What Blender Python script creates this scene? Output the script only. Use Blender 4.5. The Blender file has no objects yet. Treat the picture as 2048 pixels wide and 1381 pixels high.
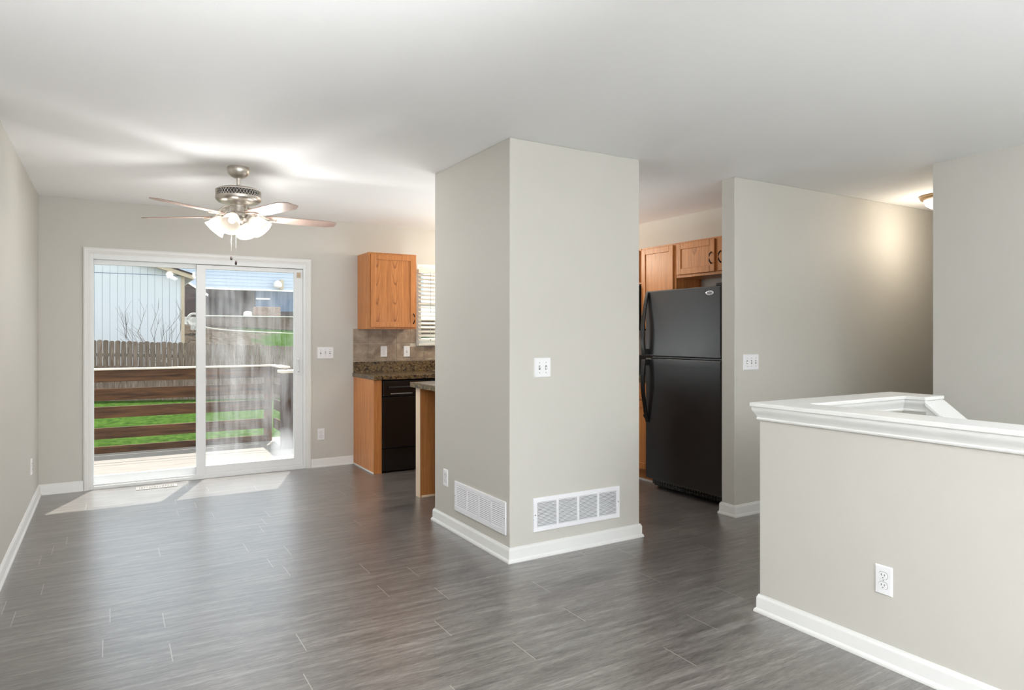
import bpy, math, random
from mathutils import Vector, Matrix
random.seed(7)
C = bpy.context.scene.collection
R = math.radians
PI = math.pi
# ------------------------------------------------------------------ camera
cam = bpy.data.cameras.new('camera'); cam_o = bpy.data.objects.new('camera', cam); C.objects.link(cam_o)
cam_o.location = (0, 0, 1.307); cam_o.rotation_euler = (R(90), 0, -0.5387)
cam.sensor_width = 36; cam.lens = 1344.2/2048*36; cam.shift_y = -21.0/2048
cam.clip_start = .05; cam.clip_end = 200
bpy.context.scene.camera = cam_o
# ------------------------------------------------------------------ world, sun, exposure
VS = bpy.context.scene.view_settings
VS.view_transform = 'Standard'; VS.look = 'None'; VS.gamma = 1; VS.exposure = 0.6; VS.use_curve_mapping = False
W = bpy.data.worlds.new('sky'); bpy.context.scene.world = W; W.use_nodes = True
bg = W.node_tree.nodes['Background']; bg.inputs[0].default_value = (.86, .93, 1.0, 1); bg.inputs[1].default_value = 1.35
def light(name, kind, loc, energy, col=(1, 1, 1), rot=None, **k):
    d = bpy.data.lights.new(name, kind); d.energy = energy; d.color = col
    for a, v in k.items(): setattr(d, a, v)
    o = bpy.data.objects.new(name, d); o.location = loc
    if rot: o.rotation_euler = rot
    C.objects.link(o); return o
sd = Vector((.34, .88, 1.93)).normalized()
sun = light('sun', 'SUN', (3, 15, 12), 6.3, (1, .96, .9), angle=R(.6))
sun.rotation_euler = sd.to_track_quat('Z', 'Y').to_euler()
# area lamp for daylight at the unseen front window, behind the camera
light('front_window_daylight', 'AREA', (1.3, -3.02, 1.45), 8, (.96, .98, 1), (R(90), 0, 0), shape='RECTANGLE', size=2.6, size_y=1.5)
light('side_fill', 'AREA', (-.44, -2.2, 1.5), 55, (.96, .98, 1), (R(90), 0, R(-90)), shape='RECTANGLE', size=1.6, size_y=1.4)  # added side fill lamp; the left wall has no window here

# added fill lamp aimed up at the ceiling from behind the camera
light('ceiling_fill', 'AREA', (2.0, -2.2, 1.42), 215, (.92, .97, 1), (R(180), 0, 0), shape='RECTANGLE', size=1.4, size_y=1.0)

# added fill lamp aimed at the kitchen ceiling, out of view behind the column
light('kitchen_fill', 'AREA', (2.75, 4.95, 1.05), 10, (.95, .98, 1), (R(180), 0, 0), shape='DISK', size=1.0)
# added spot fill beside the camera, turned up to the ceiling
cf = light('camera_fill', 'SPOT', (.1, -.45, 1.5), 580, (.95, .98, 1), spot_size=R(82), spot_blend=.8, shadow_soft_size=.12)
cf.rotation_euler = (-Vector((-.02, .68, .74))).to_track_quat('Z', 'Y').to_euler()

# ------------------------------------------------------------------ materials
def srgb(r, g, b):
    f = lambda c: (c/255/12.92 if c/255 <= .04045 else ((c/255+.055)/1.055)**2.4)
    return (f(r), f(g), f(b), 1)
class N:
    """tiny node helper"""
    def __init__(s, name):
        s.m = bpy.data.materials.new(name); s.m.use_nodes = True; s.t = s.m.node_tree
        s.b = s.t.nodes['Principled BSDF']; s.out = s.t.nodes['Material Output']
        s._p = None
    def n(s, typ, **k):
        o = s.t.nodes.new(typ)
        for a, v in k.items():
            if a.startswith('i_'): s.set(o, a[2:].replace('_', ' '), v)
            else: setattr(o, a, v)
        return o
    def set(s, o, key, v):
        i = o.inputs[int(key)] if key.isdigit() else o.inputs[key]
        if isinstance(v, bpy.types.NodeSocket): s.t.links.new(v, i)
        else: i.default_value = v
    def pos(s):
        if not s._p: s._p = s.n('ShaderNodeNewGeometry').outputs['Position']
        return s._p
    def xyz(s):
        o = s.n('ShaderNodeSeparateXYZ'); s.t.links.new(s.pos(), o.inputs[0]); return o.outputs
    def math(s, op, a, b=0.0, c=None, clamp=False):
        o = s.n('ShaderNodeMath', operation=op); o.use_clamp = clamp
        s.set(o, '0', a); s.set(o, '1', b)
        if c is not None: s.set(o, '2', c)
        return o.outputs[0]
    def scaled(s, v):
        o = s.n('ShaderNodeVectorMath', operation='MULTIPLY'); s.t.links.new(s.pos(), o.inputs[0]); o.inputs[1].default_value = v; return o.outputs[0]
    def comb(s, x, y, z):
        o = s.n('ShaderNodeCombineXYZ'); s.set(o, '0', x); s.set(o, '1', y); s.set(o, '2', z); return o.outputs[0]
    def noise(s, vec, scale, detail=3, rough=.55, dist=0):
        o = s.n('ShaderNodeTexNoise'); s.t.links.new(vec, o.inputs['Vector']); o.inputs['Scale'].default_value = scale
        o.inputs['Detail'].default_value = detail; o.inputs['Roughness'].default_value = rough; o.inputs['Distortion'].default_value = dist
        return o.outputs['Fac']
    def ramp(s, fac, stops, interp='LINEAR'):
        o = s.n('ShaderNodeValToRGB'); o.color_ramp.interpolation = interp; e = o.color_ramp.elements
        while len(e) < len(stops): e.new(.5)
        for q, (p, c) in zip(e, stops): q.position = p; q.color = c if len(c) == 4 else (*c, 1)
        s.t.links.new(fac, o.inputs[0]); return o.outputs[0]
    def mix(s, f, a, b, mode='MIX'):
        o = s.n('ShaderNodeMix', data_type='RGBA', blend_type=mode)
        for i, v in ((0, f), (6, a), (7, b)):
            if isinstance(v, bpy.types.NodeSocket): s.t.links.new(v, o.inputs[i])
            else: o.inputs[i].default_value = v
        return o.outputs[2]
    def bump(s, h, strength=.3, dist=.002):
        o = s.n('ShaderNodeBump'); o.inputs['Strength'].default_value = strength; o.inputs['Distance'].default_value = dist
        s.t.links.new(h, o.inputs['Height']); s.t.links.new(o.outputs[0], s.b.inputs['Normal'])
    def base(s, c): s.set(s.b, 'Base Color', c)
    def p(s, **k):
        for a, v in k.items(): s.set(s.b, a.replace('_', ' '), v)
        return s
def plain(name, c, rough=.5, metal=0, **k):
    q = N(name); q.base(c); q.p(Roughness=rough, Metallic=metal, **k); return q.m
def paint(name, c, bump=.25, rough=.6, scale=160):
    q = N(name); q.base(c); q.p(Roughness=rough); q.bump(q.noise(q.pos(), scale, 2), bump, .0012); return q.m
M = {}
M['wall'] = paint('greige_wall_paint', srgb(197, 194, 187))
M['ceiling'] = paint('white_ceiling_paint', srgb(246, 246, 246), .3, .8)
M['trim'] = plain('white_semigloss_trim', srgb(224, 224, 222), .35)
M['vinyl'] = plain('white_vinyl_frame', srgb(228, 230, 231), .4)
M['plastic'] = plain('white_plastic_plate', srgb(236, 236, 238), .35)
M['slot'] = plain('dark_slot', srgb(60, 60, 62), .6)
M['greyslot'] = plain('grey_recess', srgb(120, 118, 116), .6)
M['ventwhite'] = plain('white_vent_enamel', srgb(238, 238, 242), .35)
M['ventdark'] = plain('duct_darkness', srgb(60, 58, 56), .9)
M['register'] = plain('grey_beige_register', srgb(150, 146, 140), .5)
M['screw'] = plain('zinc_screw', srgb(160, 160, 160), .35, 1)
# floor: grey vinyl planks running along X
q = N('grey_vinyl_planks'); x, y, z = q.xyz()
row = q.math('FLOOR', q.math('DIVIDE', q.math('ADD', y, .114), .1832))
wn = q.n('ShaderNodeTexWhiteNoise', noise_dimensions='1D'); q.set(wn, 'W', row)
xs = q.math('ADD', q.math('DIVIDE', x, 1.22), wn.outputs['Value'])
colm = q.math('FLOOR', xs); fx = q.math('FRACT', xs)
fy = q.math('FRACT', q.math('DIVIDE', q.math('ADD', y, .114), .1832))
wn2 = q.n('ShaderNodeTexWhiteNoise', noise_dimensions='2D'); q.set(wn2, 'Vector', q.comb(row, colm, 0.0))
rnd = wn2.outputs['Value']
offs = q.math('MULTIPLY', rnd, 37.0)
g1 = q.noise(q.comb(q.math('ADD', q.math('MULTIPLY', x, 1.5), offs), q.math('MULTIPLY', y, 15.0), 0.0), 1.8, 10, .72, .5)
g2 = q.noise(q.comb(q.math('ADD', q.math('MULTIPLY', x, 13.0), offs), q.math('MULTIPLY', y, 120.0), 0.0), 1.6, 4, .65)
g3 = q.noise(q.comb(q.math('ADD', q.math('MULTIPLY', x, 1.6), offs), q.math('MULTIPLY', y, 6.0), 0.0), 1.3, 3, .5, 1.2)
c = q.ramp(g1, [(.36, srgb(48, 44, 42)), (.46, srgb(84, 79, 76)), (.56, srgb(116, 111, 108)), (.66, srgb(150, 146, 143))])
c = q.mix(.32, c, q.ramp(g2, [(.4, srgb(50, 46, 44)), (.6, srgb(146, 141, 138))]))
c = q.mix(q.math('MULTIPLY', q.ramp(g3, [(.52, (0, 0, 0)), (.72, (1, 1, 1))]), .4), c, srgb(84, 76, 72))
c = q.mix(1.0, c, q.ramp(rnd, [(0, (.9, .9, .9)), (1, (1.06, 1.05, 1.04))]), 'MULTIPLY')
seam = q.math('LESS_THAN', fy, .012)
c = q.mix(q.math('MULTIPLY', seam, .35), c, srgb(70, 66, 63))
jn = q.math('LESS_THAN', fx, .0028)
c = q.mix(q.math('MULTIPLY', jn, .55), c, srgb(196, 190, 184))
q.base(c); q.p(Roughness=q.math('ADD', q.math('MULTIPLY', g2, .2), .28)); q.p(Coat_Weight=1.0, Coat_IOR=1.55, Coat_Roughness=.28)
q.bump(q.math('ADD', q.math('MULTIPLY', g2, .6), g1), .35, .0015)
M['floor'] = q.m
# oak
def oak(name, axis='z', cathedral=None, tone=1.0):
    q = N(name); x, y, z = q.xyz()
    k = lambda r, g, b: srgb(r*tone, g*tone, b*tone)
    sc = {'z': (26, 26, 1.1), 'x': (1.1, 26, 26), 'y': (26, 1.1, 26)}[axis]
    g = q.noise(q.scaled(sc), 2.4, 6, .6, .3)
    sc2 = {'z': (120, 120, 5), 'x': (5, 120, 120), 'y': (120, 5, 120)}[axis]
    f = q.noise(q.scaled(sc2), 2.0, 2)
    c = q.ramp(g, [(.3, k(160, 100, 52)), (.5, k(182, 118, 64)), (.7, k(198, 134, 78))])
    c = q.mix(q.math('MULTIPLY', q.ramp(f, [(.5, (0, 0, 0)), (.68, (1, 1, 1))]), .3), c, k(150, 92, 48))
    if cathedral:
        hx = x if cathedral[0] == 'x' else y
        per, c0 = cathedral[1], cathedral[2]
        u = q.math('SUBTRACT', q.math('FRACT', q.math('DIVIDE', q.math('SUBTRACT', hx, c0), per)), .5)
        a = q.math('MULTIPLY', q.math('ABSOLUTE', u), 6.0)
        a = q.math('POWER', a, 2.2)
        wob = q.math('MULTIPLY', q.noise(q.scaled((7, 7, 3)), 1.5, 3), 1.6)
        v = q.math('ADD', q.math('SUBTRACT', q.math('MULTIPLY', a, .55), q.math('MULTIPLY', z, 5.5)), wob)
        band = q.math('FRACT', v)
        line = q.ramp(band, [(.0, (0, 0, 0)), (.72, (.15, .15, .15)), (.9, (1, 1, 1)), (1, (0, 0, 0))])
        fade = q.ramp(a, [(.0, (1, 1, 1)), (.9, (0, 0, 0))]) if False else q.math('SUBTRACT', 1.0, q.math('MULTIPLY', a, .12), clamp=True)
        c = q.mix(q.math('MULTIPLY', q.math('MULTIPLY', line, fade), .85), c, k(126, 74, 36))
    q.base(c); q.p(Roughness=.38); q.bump(f, .15, .001); return q.m
M['oak'] = oak('honey_oak', 'z'); M['oak_x'] = oak('honey_oak_rail', 'x'); M['oak_y'] = oak('honey_oak_rail_side', 'y')
M['oak_cath'] = oak('honey_oak_cathedral', 'z', ('x', .185, 2.235+.0925-.185))
M['oak_cath_y'] = oak('honey_oak_cathedral_side', 'z', ('y', .24, 4.06))
M['oak_side'] = oak('light_oak_veneer', 'z', None, 1.13)
M['pale_edge'] = plain('pale_maple_edge', srgb(228, 205, 178), .5)
# granite laminate
q = N('brown_granite_laminate')
n1 = q.noise(q.pos(), 34, 6, .7, .8); n2 = q.noise(q.pos(), 75, 4, .6, .4)
c = q.ramp(n1, [(.38, srgb(30, 25, 23)), (.47, srgb(84, 66, 48)), (.52, srgb(150, 122, 76)), (.57, srgb(50, 42, 38)), (.66, srgb(176, 152, 118))])
c = q.mix(q.ramp(n2, [(.5, (0, 0, 0)), (.62, (.8, .8, .8))]), c, srgb(44, 40, 38))
q.base(c); q.p(Roughness=.2); M['granite'] = q.m
# tile
q = N('stone_look_tile')
n1 = q.noise(q.pos(), 11, 6, .6, .5)
c = q.ramp(n1, [(.3, srgb(122, 104, 92)), (.5, srgb(156, 138, 120)), (.7, srgb(180, 164, 142))])
q.base(c); q.p(Roughness=.45); q.bump(q.noise(q.pos(), 60, 3), .2); M['tile'] = q.m
M['grout'] = plain('beige_grout', srgb(206, 198, 182), .8)
# appliances
q = N('pebbled_black_enamel'); q.base(srgb(14, 16, 20)); q.p(Roughness=.3, Coat_Weight=.1, Coat_Roughness=.2, Coat_IOR=1.5); q.set(q.b, 'Specular IOR Level', .9)
q.set(q.b, 'Roughness', q.math('ADD', q.math('MULTIPLY', q.noise(q.pos(), 7, 2, .5, .0), .1), .27)); q.bump(q.noise(q.pos(), 140, 1, .5, 0), .25, .0015); M['fridge'] = q.m
M['black'] = plain('gloss_black', srgb(14, 14, 15), .25)
M['blackmat'] = plain('matte_black_plastic', srgb(18, 18, 19), .5)
M['bronze'] = plain('oil_rubbed_bronze', srgb(46, 36, 32), .4, .6)
M['steel'] = plain('stainless_steel', srgb(200, 200, 200), .25, 1)
M['chrome'] = plain('badge_chrome', srgb(235, 235, 238), .2, .7)
M['badge'] = plain('badge_grey', srgb(128, 128, 130), .5)
q = N('brushed_nickel'); q.base(srgb(208, 202, 194)); q.p(Roughness=.36, Metallic=1.0); q.bump(q.noise(q.scaled((1, 1, 60)), 20, 2), .06); M['nickel'] = q.m
M['blade'] = oak('fan_blade_wood', 'x', None, 1.0)
q = N('lamplit_fan_blade'); q.base(q.ramp(q.noise(q.pos(), 14, 4), [(.3, srgb(176, 148, 136)), (.7, srgb(196, 172, 160))])); q.p(Roughness=.4); M['blade'] = q.m  # pale pinkish tone carries the lamp glare on the wood
M['blade_edge'] = plain('dark_blade_top', srgb(88, 74, 68), .5)
# lit frosted glass
def lit(name, col, e, clear=0.0):
    q = N(name); q.base(srgb(120, 112, 102)); q.p(Roughness=.5)
    q.set(q.b, 'Emission Color', col); q.set(q.b, 'Emission Strength', e)
    tr = q.n('ShaderNodeBsdfTranslucent'); tr.inputs[0].default_value = (.3, .28, .25, 1)
    mx = q.n('ShaderNodeMixShader'); mx.inputs[0].default_value = .75
    q.t.links.new(q.b.outputs[0], mx.inputs[1]); q.t.links.new(tr.outputs[0], mx.inputs[2])
    cl = q.n('ShaderNodeBsdfTransparent'); m2 = q.n('ShaderNodeMixShader'); m2.inputs[0].default_value = clear
    q.t.links.new(mx.outputs[0], m2.inputs[1]); q.t.links.new(cl.outputs[0], m2.inputs[2]); q.t.links.new(m2.outputs[0], q.out.inputs[0])
    return q.m
M['shade'] = lit('lit_alabaster_glass', (1, .93, .83, 1), .45, .2)
M['dome'] = lit('lit_dome_glass', (1, .95, .86, 1), 5.0)
q = N('glowing_bulb'); q.set(q.b, 'Emission Color', (1, .9, .75, 1)); q.set(q.b, 'Emission Strength', 4.0); M['bulb'] = q.m
# glazing
def glass(name, haze=False):
    q = N(name); q.t.nodes.remove(q.b)
    tr = q.n('ShaderNodeBsdfTransparent'); tr.inputs[0].default_value = (.97, .985, .98, 1)
    gl = q.n('ShaderNodeBsdfGlossy'); gl.inputs['Roughness'].default_value = .02
    fr = q.n('ShaderNodeLayerWeight'); frf = q.math('ADD', q.math('MULTIPLY', q.math('POWER', fr.outputs['Facing'], 4.0), .45), .006)
    mx = q.n('ShaderNodeMixShader'); q.t.links.new(frf, mx.inputs[0]); q.t.links.new(tr.outputs[0], mx.inputs[1]); q.t.links.new(gl.outputs[0], mx.inputs[2])
    last = mx.outputs[0]
    if haze:   # failed seal: moisture film and mineral streaks between the panes
        x, y, z = q.xyz()
        df = q.n('ShaderNodeBsdfTranslucent'); df.inputs[0].default_value = (.93, .95, .98, 1)
        st = q.noise(q.comb(q.math('MULTIPLY', x, 14.0), 0.0, q.math('MULTIPLY', z, .9)), 1.6, 5, .6, .4)
        bl = q.noise(q.scaled((2.4, 0, 1.2)), 1.5, 4, .55, .8)
        st = q.ramp(st, [(.38, (0, 0, 0)), (.68, (1, 1, 1))]); bl = q.ramp(bl, [(.35, (0, 0, 0)), (.7, (1, 1, 1))])
        # a broad smear up the middle of the pane and one in the lower right corner
        dx = q.math('DIVIDE', q.math('SUBTRACT', x, 1.02), .11); dz = q.math('DIVIDE', q.math('SUBTRACT', z, 1.05), .5)
        r1 = q.math('ADD', q.math('MULTIPLY', dx, dx), q.math('MULTIPLY', dz, dz)); s1 = q.ramp(r1, [(0, (1, 1, 1)), (1.0, (0, 0, 0))])
        dx = q.math('DIVIDE', q.math('SUBTRACT', x, 1.44), .14); dz = q.math('DIVIDE', q.math('SUBTRACT', z, .2), .22)
        r2 = q.math('ADD', q.math('MULTIPLY', dx, dx), q.math('MULTIPLY', dz, dz)); s2 = q.ramp(r2, [(0, (1, 1, 1)), (1.0, (0, 0, 0))])
        f = q.math('ADD', q.math('MULTIPLY', bl, .07), q.math('MULTIPLY', st, .05))
        f = q.math('ADD', f, q.math('ADD', q.math('MULTIPLY', s1, .05), q.math('MULTIPLY', s2, .16)), clamp=True)
        m2 = q.n('ShaderNodeMixShader'); q.t.links.new(f, m2.inputs[0]); q.t.links.new(last, m2.inputs[1]); q.t.links.new(df.outputs[0], m2.inputs[2])
        last = m2.outputs[0]
    q.t.links.new(last, q.out.inputs[0]); return q.m
M['glass'] = glass('clear_glass'); M['haze'] = glass('fogged_glass', True)
# outdoors
def wood(name, dark, light_, sc=(2, 2, 2), rough=.7, s=3.0):
    q = N(name); g = q.noise(q.scaled(sc), s, 6, .65, .5)
    q.base(q.ramp(g, [(.3, dark), (.7, light_)])); q.p(Roughness=rough); q.set(q.b, 'Specular IOR Level', .1); q.bump(g, .3, .004); return q.m
M['deckboard'] = wood('weathered_deck_board', srgb(118, 110, 102), srgb(150, 145, 140), (1.2, 26, 26))
M['rail'] = wood('stained_rail_board', srgb(44, 32, 28), srgb(112, 78, 52), (.9, 14, 14), .6, 2.2)
M['railtop'] = wood('sunlit_rail_cap', srgb(190, 176, 160), srgb(225, 215, 200), (1.2, 20, 20))  # pale colour carries the sun glare on the rail tops
M['post'] = wood('stained_rail_post', srgb(64, 46, 38), srgb(140, 96, 62), (14, 14, 1.2), .6)
M['darkpost'] = wood('dark_newel_post', srgb(44, 34, 32), srgb(84, 64, 56), (14, 14, 1.2), .6)
q = N('weathered_cedar_pickets'); x, y, z = q.xyz()
wn = q.n('ShaderNodeTexWhiteNoise', noise_dimensions='1D'); q.set(wn, 'W', q.math('FLOOR', q.math('DIVIDE', q.math('ADD', x, 3.0), .1415)))
g = q.noise(q.comb(q.math('MULTIPLY', x, 22.0), 0.0, q.math('MULTIPLY', z, 1.6)), 2, 5, .6, .4)
c = q.ramp(g, [(.3, srgb(100, 80, 69)), (.55, srgb(136, 118, 107)), (.75, srgb(166, 150, 140))])
q.base(q.mix(1.0, c, q.ramp(wn.outputs['Value'], [(0, (.78, .76, .75)), (1, (1.1, 1.08, 1.08))]), 'MULTIPLY')); q.p(Roughness=.8); q.set(q.b, 'Specular IOR Level', 0.0); M['picket'] = q.m
q = N('lawn'); g = q.noise(q.scaled((1, .5, 1)), 9, 6, .75); g2 = q.noise(q.pos(), .7, 2)
c = q.ramp(g, [(.35, srgb(32, 52, 18)), (.5, srgb(54, 80, 30)), (.68, srgb(84, 110, 50))])
q.base(q.mix(q.math('MULTIPLY', g2, .35), c, srgb(60, 68, 36))); q.p(Roughness=.9); q.bump(g, .8, .05); q.set(q.b, 'Specular IOR Level', 0.0); M['lawn'] = q.m
q = N('mulch_and_grass_bank'); x, y, z = q.xyz()
g = q.noise(q.pos(), 6, 6, .75); k = q.noise(q.pos(), .8, 3)
mul = q.ramp(g, [(.35, srgb(44, 36, 30)), (.52, srgb(80, 70, 60)), (.68, srgb(112, 104, 94))])
gr = q.ramp(g, [(.35, srgb(32, 54, 14)), (.6, srgb(58, 86, 22))])
f = q.math('ADD', q.math('MULTIPLY', q.math('SUBTRACT', x, 5.2), 1.2), q.math('MULTIPLY', q.math('SUBTRACT', k, .5), 7.0), clamp=True)
q.base(q.mix(f, mul, gr)); q.p(Roughness=.95); q.bump(g, .8, .05); q.set(q.b, 'Specular IOR Level', 0.0); M['bank'] = q.m
M['shed'] = plain('white_vertical_siding', srgb(214, 217, 220), .6)
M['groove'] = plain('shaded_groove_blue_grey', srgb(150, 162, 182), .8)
M['tan'] = plain('tan_trim_paint', srgb(196, 178, 152), .6)
M['gutter'] = plain('white_gutter', srgb(236, 232, 224), .5)
M['lap'] = plain('pale_blue_lap_siding', srgb(190, 201, 216), .6)
M['shingle'] = wood('dark_shingles', srgb(58, 50, 50), srgb(92, 80, 78), (4, 4, 12), .9)
M['darkwall'] = wood('dark_brown_lower_wall', srgb(62, 56, 58), srgb(96, 82, 78), (.6, 1, 6), .9)
M['bluegrey'] = plain('blue_grey_wall', srgb(92, 112, 138), .8)
M['block'] = wood('retaining_wall_timber', srgb(98, 82, 72), srgb(136, 116, 102), (2, 2, 10), .9)
M['stonebox'] = wood('brown_stone_planter', srgb(112, 92, 82), srgb(160, 138, 124), (4, 4, 6), .9)
M['stone'] = plain('pale_concrete', srgb(214, 208, 196), .9)
M['branch'] = plain('grey_brown_twig', srgb(104, 90, 82), .9)
M['darkglass'] = plain('dark_window_glass', srgb(60, 78, 96), .1)
M['blind'] = N('white_faux_wood_slat')
qq = M['blind']; qq.base(srgb(236, 234, 226)); qq.p(Roughness=.5)
tr = qq.n('ShaderNodeBsdfTranslucent'); tr.inputs[0].default_value = (.9, .88, .8, 1); mx = qq.n('ShaderNodeMixShader'); mx.inputs[0].default_value = .25
qq.t.links.new(qq.b.outputs[0], mx.inputs[1]); qq.t.links.new(tr.outputs[0], mx.inputs[2]); qq.t.links.new(mx.outputs[0], qq.out.inputs[0]); M['blind'] = qq.m
M['carpet'] = paint('beige_stair_carpet', srgb(170, 158, 142), .8, .95, 300)

# ------------------------------------------------------------------ mesh helpers
class MB:
    def __init__(s): s.v = []; s.f = []
    def add(s, vs, fs):
        k = len(s.v); s.v += [tuple(v) for v in vs]; s.f += [tuple(i+k for i in f) for f in fs]; return s
    def box(s, x0, x1, y0, y1, z0, z1, mat=None):
        vs = [Vector((x, y, z)) for x in (x0, x1) for y in (y0, y1) for z in (z0, z1)]
        if mat: vs = [mat @ v for v in vs]
        return s.add(vs, [(0, 1, 3, 2), (4, 6, 7, 5), (0, 4, 5, 1), (2, 3, 7, 6), (0, 2, 6, 4), (1, 5, 7, 3)])
    def prism(s, poly, a0, a1, axis='y', mat=None):
        """poly: 2-D outline in the two other axes; extruded along axis from a0 to a1"""
        n = len(poly)
        def P(p, a):
            v = {'y': (p[0], a, p[1]), 'x': (a, p[0], p[1]), 'z': (p[0], p[1], a)}[axis]; v = Vector(v)
            return mat @ v if mat else v
        vs = [P(p, a0) for p in poly] + [P(p, a1) for p in poly]
        fs = [tuple(range(n)), tuple(range(2*n-1, n-1, -1))] + [(i, i+n, (i+1) % n+n, (i+1) % n) for i in range(n)]
        return s.add(vs, fs)
    def lathe(s, prof, n=40, mat=None, cap=True):
        vs = []
        for r, z in prof:
            for k in range(n):
                a = 2*PI*k/n; v = Vector((r*math.cos(a), r*math.sin(a), z)); vs.append(mat @ v if mat else v)
        fs = [(j*n+k, j*n+(k+1) % n, (j+1)*n+(k+1) % n, (j+1)*n+k) for j in range(len(prof)-1) for k in range(n)]
        if cap: fs += [tuple(range(n-1, -1, -1)), tuple(range((len(prof)-1)*n, len(prof)*n))]
        return s.add(vs, fs)
    def tube(s, pts, r, n=8):
        pts = [Vector(p) for p in pts]; rs = r if isinstance(r, (list, tuple)) else [r]*len(pts)
        d0 = (pts[1]-pts[0]).normalized(); up = Vector((0, 0, 1)) if abs(d0.z) < .9 else Vector((1, 0, 0))
        vs = []
        for i, p in enumerate(pts):
            d = (pts[min(i+1, len(pts)-1)]-pts[max(i-1, 0)]).normalized()
            a = d.cross(up).normalized(); b = a.cross(d)
            for k in range(n):
                t = 2*PI*k/n; vs.append(p+(a*math.cos(t)+b*math.sin(t))*rs[i])
        m = len(pts)
        fs = [(j*n+k, j*n+(k+1) % n, (j+1)*n+(k+1) % n, (j+1)*n+k) for j in range(m-1) for k in range(n)]
        fs += [tuple(range(n-1, -1, -1)), tuple(range((m-1)*n, m*n))]
        return s.add(vs, fs)
    def sweep(s, path, prof, closed=False, side=1):
        """prof (out, z) swept along a horizontal polyline with mitred corners; out grows to the left*side"""
        n = len(path); m = len(prof); vs = []
        P = [Vector(p) for p in path]
        for i in range(n):
            if closed or 0 < i < n-1:
                d1 = (P[i]-P[i-1]).normalized(); d2 = (P[(i+1) % n]-P[i]).normalized()
            elif i == 0: d1 = d2 = (P[1]-P[0]).normalized()
            else: d1 = d2 = (P[-1]-P[-2]).normalized()
            n1 = Vector((-d1.y, d1.x))*side; n2 = Vector((-d2.y, d2.x))*side
            b = (n1+n2).normalized(); b = b/max(.2, b.dot(n1))
            for o, z in prof: vs.append((P[i].x+b.x*o, P[i].y+b.y*o, z))
        fs = []
        for i in range(n if closed else n-1):
            j = (i+1) % n
            for k in range(m): fs.append((i*m+k, j*m+k, j*m+(k+1) % m, i*m+(k+1) % m))
        if not closed: fs += [tuple(range(m)), tuple(range(n*m-1, (n-1)*m-1, -1))]
        return s.add(vs, fs)
    def sphere(s, c, r, n=12, sc=(1, 1, 1)):
        prof = [(max(1e-4, r*math.sin(PI*j/n)), -r*math.cos(PI*j/n)) for j in range(n+1)]
        return s.lathe(prof, n*2, Matrix.Translation(c) @ Matrix.Diagonal((*sc, 1)), False)
def obj(name, mb, mat, parent=None, bevel=0, smooth=False, kind=None, label=None, world=False):
    me = bpy.data.meshes.new(name)
    vs = mb.v
    if parent is not None and world:
        inv = Matrix.LocRotScale(parent.location, parent.rotation_euler, None).inverted()
        if parent.parent is not None:
            pp = parent.parent
            inv = inv @ Matrix.LocRotScale(pp.location, pp.rotation_euler, None).inverted()
        vs = [inv @ Vector(v) for v in vs]
    me.from_pydata([tuple(v) for v in vs], [], mb.f); me.validate(); me.update()
    import bmesh
    bm = bmesh.new(); bm.from_mesh(me); bmesh.ops.recalc_face_normals(bm, faces=bm.faces); bm.to_mesh(me); bm.free()
    me.materials.append(mat)
    if smooth:
        me.polygons.foreach_set('use_smooth', [True]*len(me.polygons)); me.set_sharp_from_angle(angle=R(38))
    o = bpy.data.objects.new(name, me); C.objects.link(o)
    if parent is not None: o.parent = parent
    if bevel:
        b = o.modifiers.new('bevel', 'BEVEL'); b.width = bevel; b.segments = 2; b.limit_method = 'ANGLE'; b.angle_limit = R(40)
        b.harden_normals = False
    if kind: o['kind'] = kind
    if label: o['label'] = label
    return o
def thing(name, label, cat, loc=(0, 0, 0), rz=0, group=None, kind=None):
    o = bpy.data.objects.new(name, None); C.objects.link(o); o.location = loc; o.rotation_euler = (0, 0, rz); o.empty_display_size = .1
    if kind: o['kind'] = kind
    if label: o['label'] = label
    if cat: o['category'] = cat
    if group: o['group'] = group
    return o
def tag(o, label, cat, group=None, kind=None):
    o['label'] = label; o['category'] = cat
    if group: o['group'] = group
    if kind: o['kind'] = kind
    return o
def struct(name, mb, mat, label=None, cat=None, **k):
    o = obj(name, mb, mat, kind='structure', **k)
    if label: o['label'] = label
    if cat: o['category'] = cat
    return o
H = 2.438
XL, YB = -.5, 6.66            # left wall, back wall
CX0, CX1, CY0, CY1 = 1.962, 2.937, 3.308, 4.344   # column
SX, SY0, SY1 = 3.834, 3.308, 3.43                 # stub wall
XR, YR = 4.663, 2.383                             # right wall and its hall corner
HX, HY = 2.629, 2.12                              # half wall
YF = -3.1; XH = 8.0

# ------------------------------------------------------------------ room shell
fl = MB()
sx0, sx1, sy0, sy1 = HX+.12, XR, -1.0, 1.87   # stair opening east of the half wall
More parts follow.
